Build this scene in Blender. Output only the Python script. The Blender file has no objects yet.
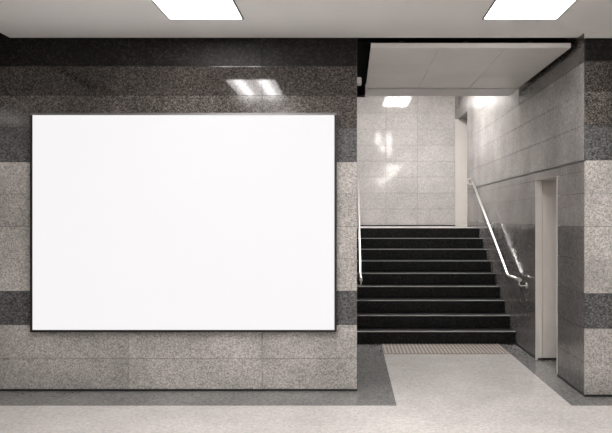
import bpy, bmesh, math, random
from mathutils import Vector, Matrix
random.seed(7)
S = bpy.context.scene
COL = S.collection

# ------------------------------------------------------------------ camera
FPX = 654.0
cam_d = bpy.data.cameras.new('camera')
cam = bpy.data.objects.new('camera', cam_d); COL.objects.link(cam)
cam.location = (0, 0, 1.65); cam.rotation_euler = (math.pi/2, 0, 0)
cam_d.sensor_width = 36; cam_d.lens = FPX/612*36
cam_d.shift_x = -44/612; cam_d.shift_y = 1.5/612
S.camera = cam
# ------------------------------------------------------------------ world, exposure
w = bpy.data.worlds.new('world'); S.world = w; w.use_nodes = True
w.node_tree.nodes['Background'].inputs[0].default_value = (1, .97, .95, 1)
w.node_tree.nodes['Background'].inputs[1].default_value = 0.0
S.view_settings.view_transform = 'Standard'; S.view_settings.look = 'None'
S.view_settings.gamma = 1; S.view_settings.use_curve_mapping = False
S.view_settings.exposure = 1.58
HALL_LIGHT = 7.0
LANDING_LIGHT = 24
BOARD_WHITE = 0.302

# ------------------------------------------------------------------ materials
def new_mat(name):
    m = bpy.data.materials.new(name); m.use_nodes = True
    nt = m.node_tree; b = nt.nodes['Principled BSDF']
    return m, nt, b
def N(nt, t, **k):
    n = nt.nodes.new(t)
    for a, v in k.items(): setattr(n, a, v)
    return n
def plain(name, col, rough=.5, metal=0, spec=.5, mottle=0.0, mscale=6):
    m, nt, b = new_mat(name)
    b.inputs['Base Color'].default_value = (*col, 1)
    b.inputs['Roughness'].default_value = rough
    b.inputs['Metallic'].default_value = metal
    b.inputs['Specular IOR Level'].default_value = spec
    if mottle:
        tc = N(nt, 'ShaderNodeTexCoord'); nz = N(nt, 'ShaderNodeTexNoise')
        nz.inputs['Scale'].default_value = mscale; nz.inputs['Detail'].default_value = 5
        nt.links.new(tc.outputs['Object'], nz.inputs['Vector'])
        r = N(nt, 'ShaderNodeValToRGB')
        r.color_ramp.elements[0].position = .3; r.color_ramp.elements[1].position = .7
        r.color_ramp.elements[0].color = (*[c*(1-mottle) for c in col], 1)
        r.color_ramp.elements[1].color = (*[min(1, c*(1+mottle)) for c in col], 1)
        nt.links.new(nz.outputs['Fac'], r.inputs['Fac']); nt.links.new(r.outputs['Color'], b.inputs['Base Color'])
    return m
def granite(name, dark, mid, light, rough=.3, spec=.5, cell=70, slab_var=.12, stain=.15, bump=.0, fleck=.5):
    """speckled stone: crystal cells + fine noise, each slab (mesh island) a little different"""
    m, nt, b = new_mat(name)
    L = nt.links.new
    tc = N(nt, 'ShaderNodeTexCoord')
    vo = N(nt, 'ShaderNodeTexVoronoi'); vo.inputs['Scale'].default_value = cell
    L(tc.outputs['Object'], vo.inputs['Vector'])
    sep = N(nt, 'ShaderNodeSeparateColor'); L(vo.outputs['Color'], sep.inputs[0])
    nz = N(nt, 'ShaderNodeTexNoise'); nz.inputs['Scale'].default_value = cell*.55; nz.inputs['Detail'].default_value = 3
    L(tc.outputs['Object'], nz.inputs['Vector'])
    mx = N(nt, 'ShaderNodeMix'); mx.inputs[0].default_value = 1-fleck
    L(sep.outputs[0], mx.inputs[2]); L(nz.outputs['Fac'], mx.inputs[3])
    r = N(nt, 'ShaderNodeValToRGB'); e = r.color_ramp.elements
    e[0].position = .2; e[0].color = (*dark, 1); e[1].position = .8; e[1].color = (*light, 1)
    k = e.new(.5); k.color = (*mid, 1)
    L(mx.outputs[0], r.inputs['Fac'])
    big = N(nt, 'ShaderNodeTexNoise'); big.inputs['Scale'].default_value = 2.2; big.inputs['Detail'].default_value = 6
    L(tc.outputs['Object'], big.inputs['Vector'])
    geo = N(nt, 'ShaderNodeNewGeometry')
    m1 = N(nt, 'ShaderNodeMapRange'); m1.inputs['To Min'].default_value = 1-stain; m1.inputs['To Max'].default_value = 1+stain
    m1.inputs['From Min'].default_value = .3; m1.inputs['From Max'].default_value = .7
    L(big.outputs['Fac'], m1.inputs['Value'])
    m2 = N(nt, 'ShaderNodeMapRange'); m2.inputs['To Min'].default_value = 1-slab_var; m2.inputs['To Max'].default_value = 1+slab_var
    L(geo.outputs['Random Per Island'], m2.inputs['Value'])
    mm = N(nt, 'ShaderNodeMath', operation='MULTIPLY'); L(m1.outputs[0], mm.inputs[0]); L(m2.outputs[0], mm.inputs[1])
    vm = N(nt, 'ShaderNodeVectorMath', operation='SCALE'); L(r.outputs['Color'], vm.inputs[0]); L(mm.outputs[0], vm.inputs['Scale'])
    L(vm.outputs[0], b.inputs['Base Color'])
    b.inputs['Roughness'].default_value = rough
    b.inputs['Specular IOR Level'].default_value = spec
    if bump:
        bp = N(nt, 'ShaderNodeBump'); bp.inputs['Strength'].default_value = bump; bp.inputs['Distance'].default_value = .002
        L(mx.outputs[0], bp.inputs['Height']); L(bp.outputs[0], b.inputs['Normal'])
    return m
def lamp_mat(name, strength, half_w):
    """fluorescent diffuser: brighter along the three tubes behind it"""
    m, nt, b = new_mat(name); L = nt.links.new
    tc = N(nt, 'ShaderNodeTexCoord'); sx = N(nt, 'ShaderNodeSeparateXYZ'); L(tc.outputs['Object'], sx.inputs[0])
    a = N(nt, 'ShaderNodeMath', operation='MULTIPLY'); L(sx.outputs[0], a.inputs[0]); a.inputs[1].default_value = math.pi*4/half_w
    c = N(nt, 'ShaderNodeMath', operation='COSINE'); L(a.outputs[0], c.inputs[0])
    mr = N(nt, 'ShaderNodeMapRange');     mr.inputs['To Min'].default_value = strength*.6; mr.inputs['To Max'].default_value = strength*1.9
    pw = N(nt, 'ShaderNodeMath', operation='POWER'); h = N(nt, 'ShaderNodeMapRange'); h.inputs['From Min'].default_value = 1; h.inputs['From Max'].default_value = -1
    L(c.outputs[0], h.inputs['Value']); L(h.outputs[0], pw.inputs[0]); pw.inputs[1].default_value = 2; L(pw.outputs[0], mr.inputs['Value'])
    b.inputs['Base Color'].default_value = (.8, .8, .8, 1)
    b.inputs['Emission Color'].default_value = (1, .965, .945, 1)
    L(mr.outputs[0], b.inputs['Emission Strength'])
    return m

GL = granite('granite_light', (.22,.206,.194), (.42,.396,.374), (.62,.592,.564), rough=.34, cell=100, stain=.2)
GLs = granite('granite_light_polished', (.34,.325,.31), (.45,.43,.413), (.56,.54,.52), rough=.055, cell=70, stain=.10, spec=.45, fleck=.35, slab_var=.04)
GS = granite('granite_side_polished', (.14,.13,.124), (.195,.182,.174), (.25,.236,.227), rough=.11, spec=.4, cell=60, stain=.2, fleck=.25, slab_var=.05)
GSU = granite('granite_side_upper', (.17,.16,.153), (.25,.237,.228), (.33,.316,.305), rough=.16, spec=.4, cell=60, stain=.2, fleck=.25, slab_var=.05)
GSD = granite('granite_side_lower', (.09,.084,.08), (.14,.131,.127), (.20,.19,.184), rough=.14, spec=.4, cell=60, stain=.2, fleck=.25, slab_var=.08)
GD = granite('granite_charcoal', (.035,.035,.036), (.09,.09,.091), (.18,.178,.175), rough=.25, cell=85, stain=.2)
GM = granite('granite_brown', (.009,.008,.007), (.042,.036,.032), (.115,.101,.092), rough=.05, spec=.4, cell=105, stain=.2)
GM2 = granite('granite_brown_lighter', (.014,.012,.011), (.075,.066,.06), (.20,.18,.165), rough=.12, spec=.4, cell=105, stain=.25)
GK = granite('granite_black_shaded', (.002,.002,.002), (.008,.007,.006), (.028,.025,.023), rough=.5, spec=.25, cell=62)
GST = granite('granite_step', (.0025,.0025,.0025), (.006,.006,.006), (.018,.018,.018), rough=.4, spec=.2, cell=55)
GROUT = plain('joint_dark', (.02,.018,.017), .9)
TERR = granite('terrazzo', (.45,.43,.41), (.53,.508,.487), (.61,.588,.566), rough=.17, cell=60, stain=.07, slab_var=.02)
TERD = granite('terrazzo_dark', (.13,.13,.13), (.18,.178,.175), (.24,.237,.23), rough=.08, cell=60, stain=.12, slab_var=.06)
CEIL = plain('ceiling_paint', (.87,.85,.83), .6, mottle=.03, mscale=1.2)
PANEL = plain('canopy_panel', (.76,.73,.70), .35, mottle=.06, mscale=1.5)
VOID = plain('black_paint', (.006,.006,.006), .9, spec=.1)
CREAM = plain('cream_paint', (.60,.57,.535), .45, mottle=.04, mscale=3)
STEEL = plain('brushed_steel', (.74,.73,.72), .3, metal=1)
BLACKM = plain('black_metal', (.012,.012,.012), .35)
GREYM = plain('grey_metal', (.20,.20,.20), .4, metal=.6)
NOSE = plain('nosing_strip', (.42,.41,.40), .4, mottle=.1, mscale=30)
TACT = plain('tactile_base', (.17,.145,.125), .6, mottle=.12, mscale=20)
TACR = plain('tactile_rib', (.36,.32,.285), .5, mottle=.08, mscale=20)
BOXM = plain('junction_box_paint', (.55,.53,.51), .5)

# ------------------------------------------------------------------ mesh helpers
def box(bm, a, b, mi=0, tilt=None):
    x0,y0,z0 = a; x1,y1,z1 = b
    vs = [bm.verts.new(p) for p in ((x0,y0,z0),(x1,y0,z0),(x1,y1,z0),(x0,y1,z0),(x0,y0,z1),(x1,y0,z1),(x1,y1,z1),(x0,y1,z1))]
    for f in ((0,3,2,1),(4,5,6,7),(0,1,5,4),(1,2,6,5),(2,3,7,6),(3,0,4,7)):
        bm.faces.new([vs[i] for i in f]).material_index = mi
    return vs
def tube(bm, pts, r, seg=14, mi=0, caps=True):
    pts = [Vector(p) for p in pts]; rings = []
    up = Vector((1, 0, 0))
    for i, p in enumerate(pts):
        t = ((pts[i]-pts[i-1]).normalized() if i else Vector()) + ((pts[i+1]-p).normalized() if i < len(pts)-1 else Vector())
        t.normalize()
        u = up if abs(t.dot(up)) < .9 else Vector((0, 1, 0))
        a = t.cross(u).normalized(); b = t.cross(a)
        rings.append([bm.verts.new(p + r*(math.cos(q)*a+math.sin(q)*b)) for q in [2*math.pi*k/seg for k in range(seg)]])
    for i in range(len(rings)-1):
        for k in range(seg):
            f = bm.faces.new((rings[i][k], rings[i][(k+1)%seg], rings[i+1][(k+1)%seg], rings[i+1][k])); f.smooth = True; f.material_index = mi
    if caps:
        bm.faces.new(rings[0][::-1]); bm.faces.new(rings[-1])
def obj(name, bm, mats, parent=None, bevel=0):
    bmesh.ops.recalc_face_normals(bm, faces=bm.faces)
    me = bpy.data.meshes.new(name); bm.to_mesh(me); bm.free()
    for m in (mats if isinstance(mats, (list, tuple)) else [mats]): me.materials.append(m)
    o = bpy.data.objects.new(name, me); COL.objects.link(o)
    if parent is not None:
        o.parent = parent; 
    if bevel:
        md = o.modifiers.new('bevel', 'BEVEL'); md.width = bevel; md.segments = 2; md.limit_method = 'ANGLE'
    return o
def struct(name, bm, mats, bevel=0):
    o = obj(name, bm, mats, None, bevel); o['kind'] = 'structure'; return o
def thing(name, label, cat, loc=(0,0,0), group=None):
    o = bpy.data.objects.new(name, None); COL.objects.link(o)
    o.location = loc; o.empty_display_size = .1; o['label'] = label; o['category'] = cat
    if group: o['group'] = group
    return o

def slabs(bm, axis, plane, out, us, vs, pick, th=.03, gap=.0032, holes=(), tilts={}):
    """lay stone slabs on a wall plane. axis 'x': the wall runs along x and faces -y; 'y': runs along y and faces out*x.
    Each slab is laid a fraction of a degree off, as masons do."""
    for j in range(len(vs)-1):
        for i in range(len(us)-1):
            u0, u1, v0, v1 = us[i]+gap/2, us[i+1]-gap/2, vs[j]+gap/2, vs[j+1]-gap/2
            um, vm = (u0+u1)/2, (v0+v1)/2
            if any(h[0] < um < h[1] and h[2] < vm < h[3] for h in holes): continue
            if axis == 'x': v = box(bm, (u0, plane, v0), (u1, plane+th, v1), pick(um, vm))
            else: v = box(bm, (min(plane, plane-out*th), u0, v0), (max(plane, plane-out*th), u1, v1), pick(um, vm))
            ta, tb = tilts.get((i, j), (random.uniform(-.03, .03), random.uniform(-.03, .03)))
            c = Vector((um, plane, vm)) if axis == 'x' else Vector((plane, um, vm))
            R = Matrix.Rotation(math.radians(ta), 3, 'X' if axis == 'x' else 'Y') @ Matrix.Rotation(math.radians(tb), 3, 'Z')
            for p in v: p.co = c + R @ (p.co - c)
def frange(a, b, st):
    r = [a]
    while r[-1] + st < b - .05: r.append(r[-1]+st)
    return r + [b]

# ------------------------------------------------------------------ dimensions
YF = 6.24      # face of the board wall
YP = 6.04      # face of the right hand pier
XL = .067      # left flank of the stairwell
XR = 2.17      # right flank
ZC = 3.367     # hall ceiling
Y0 = 8.57      # first riser
RISE, GO, NST = .165, .30, 9
YB = 13.1      # back wall of the landing
ZL = RISE*NST
ZT = 4.45      # landing ceiling
COURSE = [0, .311, .629, .953, 1.26, 1.57, 1.88, 2.184, 2.51, 2.82, 3.10, 3.60]
def front_pick(u, v):  # dark stone above the upper band, deepened to carry the light's falloff
    if v > 3.10: return 3
    if v > 2.82: return 2
    if v > 2.51: return 5
    if 2.184 < v < 2.51 or .629 < v < .953: return 1
    return 0

# ------------------------------------------------------------------ floor
bm = bmesh.new()
tw = 1.2
for (xa, xb, ya, yb) in ((-9, 7, -8, 5.75), (.41, 1.95, 5.75, 8.62)):
    xs = frange(xa, xb, tw); ys = frange(ya, yb, tw)
    for i in range(len(xs)-1):
        for j in range(len(ys)-1):
            box(bm, (xs[i], ys[j], -.03), (xs[i+1], ys[j+1], 0))
box(bm, (-9, -8, -.2), (7, 9, -.031))
struct('floor', bm, [TERR, GROUT])
bm = bmesh.new()
for (xa, xb, ya, yb) in ((-9, .41, 5.75, 6.30), (XL-.03, .41, 6.30, 8.62), (1.95, XR+.03, 6.20, 8.62), (1.95, 7, 5.75, 6.20), (XR+.03, 3.2, 6.20, 7.9)):
    box(bm, (xa, ya, -.03), (xb, yb, .0005))
struct('trim_1', bm, TERD)
bm = bmesh.new()
box(bm, (XL-.03, Y0+GO*NST-.01, ZL-.06), (3.4, YB+.05, ZL-.002))
struct('floor_landing', bm, NOSE)

# ------------------------------------------------------------------ walls
bm = bmesh.new()
us = [-9] + [-.84-1.27*k for k in range(6, -1, -1)] + [XL]
us = [u for u in us if u >= -9]
slabs(bm, 'x', YF, -1, us, COURSE, front_pick, gap=.0033, tilts={(i, 9): (.0, 0) for i in range(9)})
box(bm, (-9, YF+.025, 0), (XL-.04, YF+.3, 3.6), 4)
struct('wall_front', bm, [GL, GD, GM, GK, GROUT, GM2])

bm = bmesh.new()
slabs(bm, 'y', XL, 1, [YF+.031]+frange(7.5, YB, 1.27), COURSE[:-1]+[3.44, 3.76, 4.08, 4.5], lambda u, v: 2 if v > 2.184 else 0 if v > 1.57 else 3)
box(bm, (XL-.3, YF+.31, 0), (XL-.028, YB+.3, 4.5), 1)
struct('wall_left', bm, [GS, GROUT, GSU, GSD])

DY0, DY1, DZ = 6.85, 7.62, 2.085          # doorway in the right flank
EY0, EZ = 12.1, 3.63                      # opening on the landing
bm = bmesh.new()
vs = COURSE[:-1]
vs = vs[:7] + [2.085, 2.184] + vs[8:] + [3.44, 3.63, 3.95, 4.5]
us = [YP+.031, DY0-.006, DY1+.02, 8.4, 9.67, 10.94, EY0, YB]
slabs(bm, 'y', XR, -1, us, [v for v in vs], lambda u, v: 4 if v > 3.10 and u < 8.4 else 2 if v > 2.184 else 0 if v > 1.57 else 3, holes=((DY0-.03, DY1+.03, 0, DZ+.0), (EY0-.01, YB+.01, ZL-.2, EZ+.005)))  # top course darker only beside the canopy, its shade put into the stone
for (a, b) in (((XR+.028, YP+.031, 0), (XR+.2, DY0-.02, 4.5)), ((XR+.028, DY1+.02, 0), (XR+.2, EY0-.02, 4.5)),
               ((XR+.028, DY0-.02, DZ+.02), (XR+.2, DY1+.02, 4.5)), ((XR+.028, EY0-.02, EZ+.02), (XR+.2, YB+.3, 4.5))):
    box(bm, a, b, 1)
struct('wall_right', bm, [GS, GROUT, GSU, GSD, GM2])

bm = bmesh.new()
slabs(bm, 'x', YP, -1, [XR, 3.42, 4.69, 5.96, 7], COURSE[:-1]+[3.312], front_pick)
box(bm, (XR+.04, YP+.025, 0), (7, YP+.3, 3.312), 4)
struct('wall_pier', bm, [GL, GD, GM, GK, GROUT, GM2])

bm = bmesh.new()
vs = [ZL-.1, 1.83, 2.15, 2.47, 2.79, 3.11, 3.43, 3.75, 4.07, 4.5]
us = [XL, .72, 1.35, XR-.065]
slabs(bm, 'x', YB, -1, us, vs, lambda u, v: 0, tilts={(0, 3): (.75, -.6), (0, 4): (.75, -.6)})
box(bm, (XL-.2, YB+.028, 0), (XR-.07, YB+.2, 4.5), 1)
struct('wall_back', bm, [GLs, GROUT])

bm = bmesh.new(); box(bm, (XR+.002, YP+.001, 3.314), (7, YP+.03, ZC-.001)); struct('trim_3', bm, CEIL)
# landing side opening: smooth painted reveals
bm = bmesh.new()
box(bm, (XR-.062, YB-.004, ZL), (3.3, YB+.2, EZ))
box(bm, (XR+.2, EY0-.12, ZL), (3.3, EY0, 4.45))
box(bm, (XR+.012, EY0-.015, ZL), (XR+.2, EY0, EZ))
box(bm, (3.3, EY0-.12, ZL), (3.36, YB+.2, 4.45))
struct('wall_landing_passage', bm, CREAM)
bm = bmesh.new(); box(bm, (XR+.002, EY0, EZ+.001), (3.36, YB+.2, EZ+.3)); box(bm, (XR-.062, YB-.001, EZ+.001), (XR+.002, YB+.2, 4.45)); struct('ceiling_landing_passage', bm, GSU)

# doorway near the foot of the stairs
bm = bmesh.new()
p = .006
box(bm, (XR-p, DY0-.008, 0), (XR+.45, DY0, DZ-.001))
box(bm, (XR-p, DY1, 0), (XR+.07, DY1+.02, DZ-.001))
box(bm, (XR+.075, DY1+.008, 0), (XR+.45, DY1+.03, DZ+.02))
box(bm, (XR+.004, DY0, DZ), (XR+.45, DY1, DZ+.02))
box(bm, (XR+.40, DY0, .01), (XR+.45, DY1, DZ))
d = struct('door_1', bm, CREAM, .002)
bm = bmesh.new(); box(bm, (XR+.02, DY1-.008, 0), (XR+.40, DY1+.007, .02))
obj('door_skirting', bm, BLACKM, d)

# black base trim along the walls
bm = bmesh.new(); box(bm, (-9, YF-.008, 0), (XL, YF-.001, .02)); struct('baseboard_front', bm, BLACKM)
bm = bmesh.new(); box(bm, (XR-.008, YP-.008, 0), (7, YP-.001, .02)); box(bm, (XR-.008, YP-.001, 0), (XR-.001, DY0-.02, .02)); box(bm, (XR-.008, DY1+.02, 0), (XR-.001, Y0, .02)); struct('baseboard_right', bm, BLACKM)
bm = bmesh.new(); box(bm, (XL, YB-.02, ZL), (XR-.065, YB-.002, ZL+.025)); struct('baseboard_back', bm, BLACKM)
# string course joint at 2.18 m on the right flank
bm = bmesh.new(); box(bm, (XR-.005, YP+.0, 2.175), (XR+.004, EY0-.02, 2.193)); struct('trim_2', bm, BLACKM)

# rear of the hall (behind the viewer)
bm = bmesh.new(); box(bm, (-9, -8.2, 0), (7, -8, 3.6)); struct('wall_rear', bm, GM)
bm = bmesh.new(); box(bm, (-9.2, -8, 0), (-9, 6.5, 3.6)); struct('wall_hall_left', bm, GM)
bm = bmesh.new(); box(bm, (7, -8, 0), (7.2, 6.5, 3.6)); struct('wall_hall_right', bm, GM)

# ------------------------------------------------------------------ ceilings
bm = bmesh.new()
box(bm, (-3.24, -8, ZC), (7, YF-.01, ZC+.03))
box(bm, (-9, -8, ZC), (-3.5, YF-.01, ZC+.03))
struct('ceiling', bm, CEIL)
bm = bmesh.new()
box(bm, (-9, -8, 3.6), (7, YF+.3, 3.7))
box(bm, (XL, YF+.31, 3.41), (XR, 8.60, 4.5))
box(bm, (XL+.002, 8.45, 3.24), (.196, 8.60, 3.41))
struct('ceiling_void', bm, VOID)
bm = bmesh.new()
box(bm, (XL-.2, 8.601, ZT), (3.4, YB+.2, ZT+.1))
struct('ceiling_landing', bm, CEIL)

# lowered canopy over the stair mouth
ZR = 3.285
cn = thing('ceiling_canopy', 'pale panelled drop ceiling raft hanging over the stairwell mouth', 'ceiling panel', (1.12, 7.4, ZR))
def local(bm, o):
    for v in bm.verts: v.co -= o.location
    return bm
xs = [.20, .86, 1.50, 2.12]; ys = [6.30, 7.02, 7.68, 8.22]
for i in range(3):
    for j in range(3):
        bm = bmesh.new(); g = .004
        box(bm, (xs[i]+g/2*(i>0), ys[j]+g/2, ZR), (xs[i+1]-g/2*(i<2), ys[j+1]-g/2, ZR+.03))
        obj('panel', local(bm, cn), PANEL, cn, .0015)
bm = bmesh.new(); box(bm, (.20, 8.235, ZR-.012), (2.12, 8.70, ZR+.03))
e = obj('edge_panel', local(bm, cn), CEIL, cn, .002)
bm = bmesh.new(); box(bm, (.20, 6.275, ZR), (2.12, 6.298, ZR+.045))
obj('fascia', local(bm, cn), CEIL, cn, .002)
bm = bmesh.new()
for x in (.5, 1.12, 1.74): box(bm, (x-.02, 6.30, ZR+.032), (x+.02, 8.68, ZR+.07))
for x in (.5, 1.74):
    for y in (6.7, 8.2): box(bm, (x-.01, y-.01, ZR+.07), (x+.01, y+.01, 3.41))
obj('hanger_rail', local(bm, cn), BLACKM, cn)

# ------------------------------------------------------------------ ceiling lights
def ceiling_light(x, y, z, wx, wy, label, mat, group):
    t = thing('ceiling_light', label, 'light', (x, y, z), group)
    bm = bmesh.new(); f = .012
    for a, b in (((-wx/2-f, -wy/2-f, -.012), (wx/2+f, -wy/2, 0)), ((-wx/2-f, wy/2, -.012), (wx/2+f, wy/2+f, 0)),
                 ((-wx/2-f, -wy/2, -.012), (-wx/2, wy/2, 0)), ((wx/2, -wy/2, -.012), (wx/2+f, wy/2, 0))): box(bm, a, b)
    obj('frame', bm, GREYM, t)
    bm = bmesh.new(); box(bm, (-wx/2, -wy/2, -.008), (wx/2, wy/2, 0))
    obj('diffuser', bm, mat, t)
    return t
LM = lamp_mat('fluorescent_hall', HALL_LIGHT, .62)
LO = lamp_mat('fluorescent_dim', HALL_LIGHT*.2, .62)  # far left light, dimmed so that end of the wall stays dark
LW = lamp_mat('fluorescent_wall', 2.2, .62)
LL = lamp_mat('fluorescent_landing', LANDING_LIGHT, .62)
for (x, side) in ((-1.235, 'left'), (1.46, 'right')):
    ceiling_light(x, 5.36, ZC, .62, .50, f'lit white square ceiling light, {side} one of the two along the hall ceiling edge', LM, None)
    for (y, wy, nm) in ((3.76, 1.30, 'overhead'), (0.9, 1.3, 'behind the viewer'), (-2.4, 1.3, 'far behind the viewer'), (-5.6, 1.3, 'at the rear of the hall')):
        ceiling_light(x, y, ZC, .62, wy, f'long lit ceiling light {nm}, {side} row of the hall ceiling', LM, 'hall ceiling lights')
ceiling_light(-5.9, 1.2, ZC, .62, 1.3, 'long lit ceiling light over the far left of the hall', LO, 'hall ceiling lights')
ceiling_light(1.12, 10.5, ZT, .62, 1.3, 'lit ceiling light high above the top steps of the stairs', LL, None)
wl = ceiling_light(.90, 8.62, 3.62, .45, .60, 'lit panel light behind the canopy, mirrored in the landing wall', LW, None)
wl.rotation_euler = (math.radians(90), 0, math.radians(180)); wl.name = 'wall_light'

# ------------------------------------------------------------------ staircase
st = thing('staircase', 'black granite flight of nine steps with pale nosing lines climbing to the landing', 'stairs', (1.1, Y0, 0))
for k in range(NST):
    ya = Y0+GO*k
    bm = bmesh.new(); box(bm, (XL+.001, ya, RISE*k), (XR-.001, ya+GO+(.0 if k == NST-1 else .03), RISE*(k+1)-.004))
    s = obj('step', local(bm, st), GST, st, .003)
    bm = bmesh.new(); box(bm, (XL+.002, ya-.004, RISE*(k+1)-.008), (XR-.002, ya+.03, RISE*(k+1)))
    obj('nosing', local(bm, st), NOSE, s)

# tactile warning strip
bm = bmesh.new()
box(bm, (.415, 7.93, 0), (1.945, 8.56, .004), 0)
x = .43
while x < 1.93:
    for (a, b) in ((7.95, 8.235), (8.255, 8.55)):
        box(bm, (x, a, .004), (x+.022, b, .008), 1)
    x += .0462
o = obj('tactile_strip', bm, [TACT, TACR]); o['label'] = 'ribbed beige tactile paving strip on the floor at the foot of the stairs'; o['category'] = 'tactile paving'

# ------------------------------------------------------------------ handrails
def rail(x, wallx, label, mids, name='handrail'):
    t = thing(name, label, 'handrail', (x, Y0, 0), 'stair handrails')
    P = [(x, 7.96, .895), (x, 8.56, .895), (x, 8.60, .905), (x, 8.64, .925), (x, 11.10, 2.285), (x, 11.15, 2.31), (x, 11.2, 2.32), (x, 11.6, 2.32)]
    bm = bmesh.new(); tube(bm, P, .019); obj('rail_tube', local(bm, t), STEEL, t)
    s = 1 if wallx > x else -1
    for (y, z) in [(8.02, .895)] + mids + [(11.5, 2.32)]:
        bm = bmesh.new(); tube(bm, [(x, y, z-.015), (x, y, z-.06), (x+s*.02, y, z-.075), (wallx-s*.01, y, z-.075)], .008, 10)
        b = obj('bracket', local(bm, t), STEEL, t)
        bm = bmesh.new(); tube(bm, [(wallx-s*.012, y, z-.075), (wallx-s*.001, y, z-.075)], .035, 20)
        obj('flange', local(bm, t), STEEL if y < 11 else BLACKM, b)
    return t
mids = [(9.9, .925+(9.9-8.64)*.5528)]
rail(2.075, XR, 'polished steel handrail on the right wall of the stairs', mids)
rail(.135, XL, 'polished steel handrail seen edge-on at the left side of the stairs', mids)

# ------------------------------------------------------------------ advertising board
bd = thing('advertising_board', 'large blank white advertising board in thin black frame on granite wall', 'billboard', (-1.58, YF, .571))
YBd = 6.19
def wx(px, y=YBd): return (px-350)/FPX*y
def wz(py, y=YBd): return 1.65+(218-py)/FPX*y
xa, xb, za, zb = wx(30), wx(336.6), wz(332.2), wz(112.8)
bm = bmesh.new(); f = .021
for a, b in (((xa, YBd, za), (xb, YF-.002, za+f)), ((xa, YBd, za+f), (xa+f, YF-.002, zb-f)), ((xb-f, YBd, za+f), (xb, YF-.002, zb-f))): box(bm, a, b)
obj('frame', local(bm, bd), BLACKM, bd)
bm = bmesh.new(); box(bm, (xa, YBd, zb-f), (xb, YF-.002, zb)); obj('top_rail', local(bm, bd), GREYM, bd)  # top edge of the black frame, its lit look put into a grey
m, nt, b = new_mat('board_face_glow'); b.inputs['Base Color'].default_value = (.05,.05,.05,1); b.inputs['Roughness'].default_value = .6
b.inputs['Specular IOR Level'].default_value = .1
b.inputs['Emission Color'].default_value = (1, .982, .99, 1); b.inputs['Emission Strength'].default_value = BOARD_WHITE  # even white of the board face put in as an added glow
bm = bmesh.new(); box(bm, (xa+f, YBd+.006, za+f), (xb-f, YF-.004, zb-f)); obj('display_panel', local(bm, bd), m, bd)

# small box on the left flank of the stairwell
jb = thing('junction_box', 'small pale box high on the stairwell corner beside the canopy', 'junction box', (XL, 6.42, 2.99))
bm = bmesh.new(); box(bm, (.001, -.04, -.035), (.042, .04, .035)); obj('housing', bm, BOXM, jb, .004)
bm = bmesh.new(); box(bm, (.042, -.03, -.026), (.046, .03, .026)); obj('cover', bm, BOXM, jb, .001)
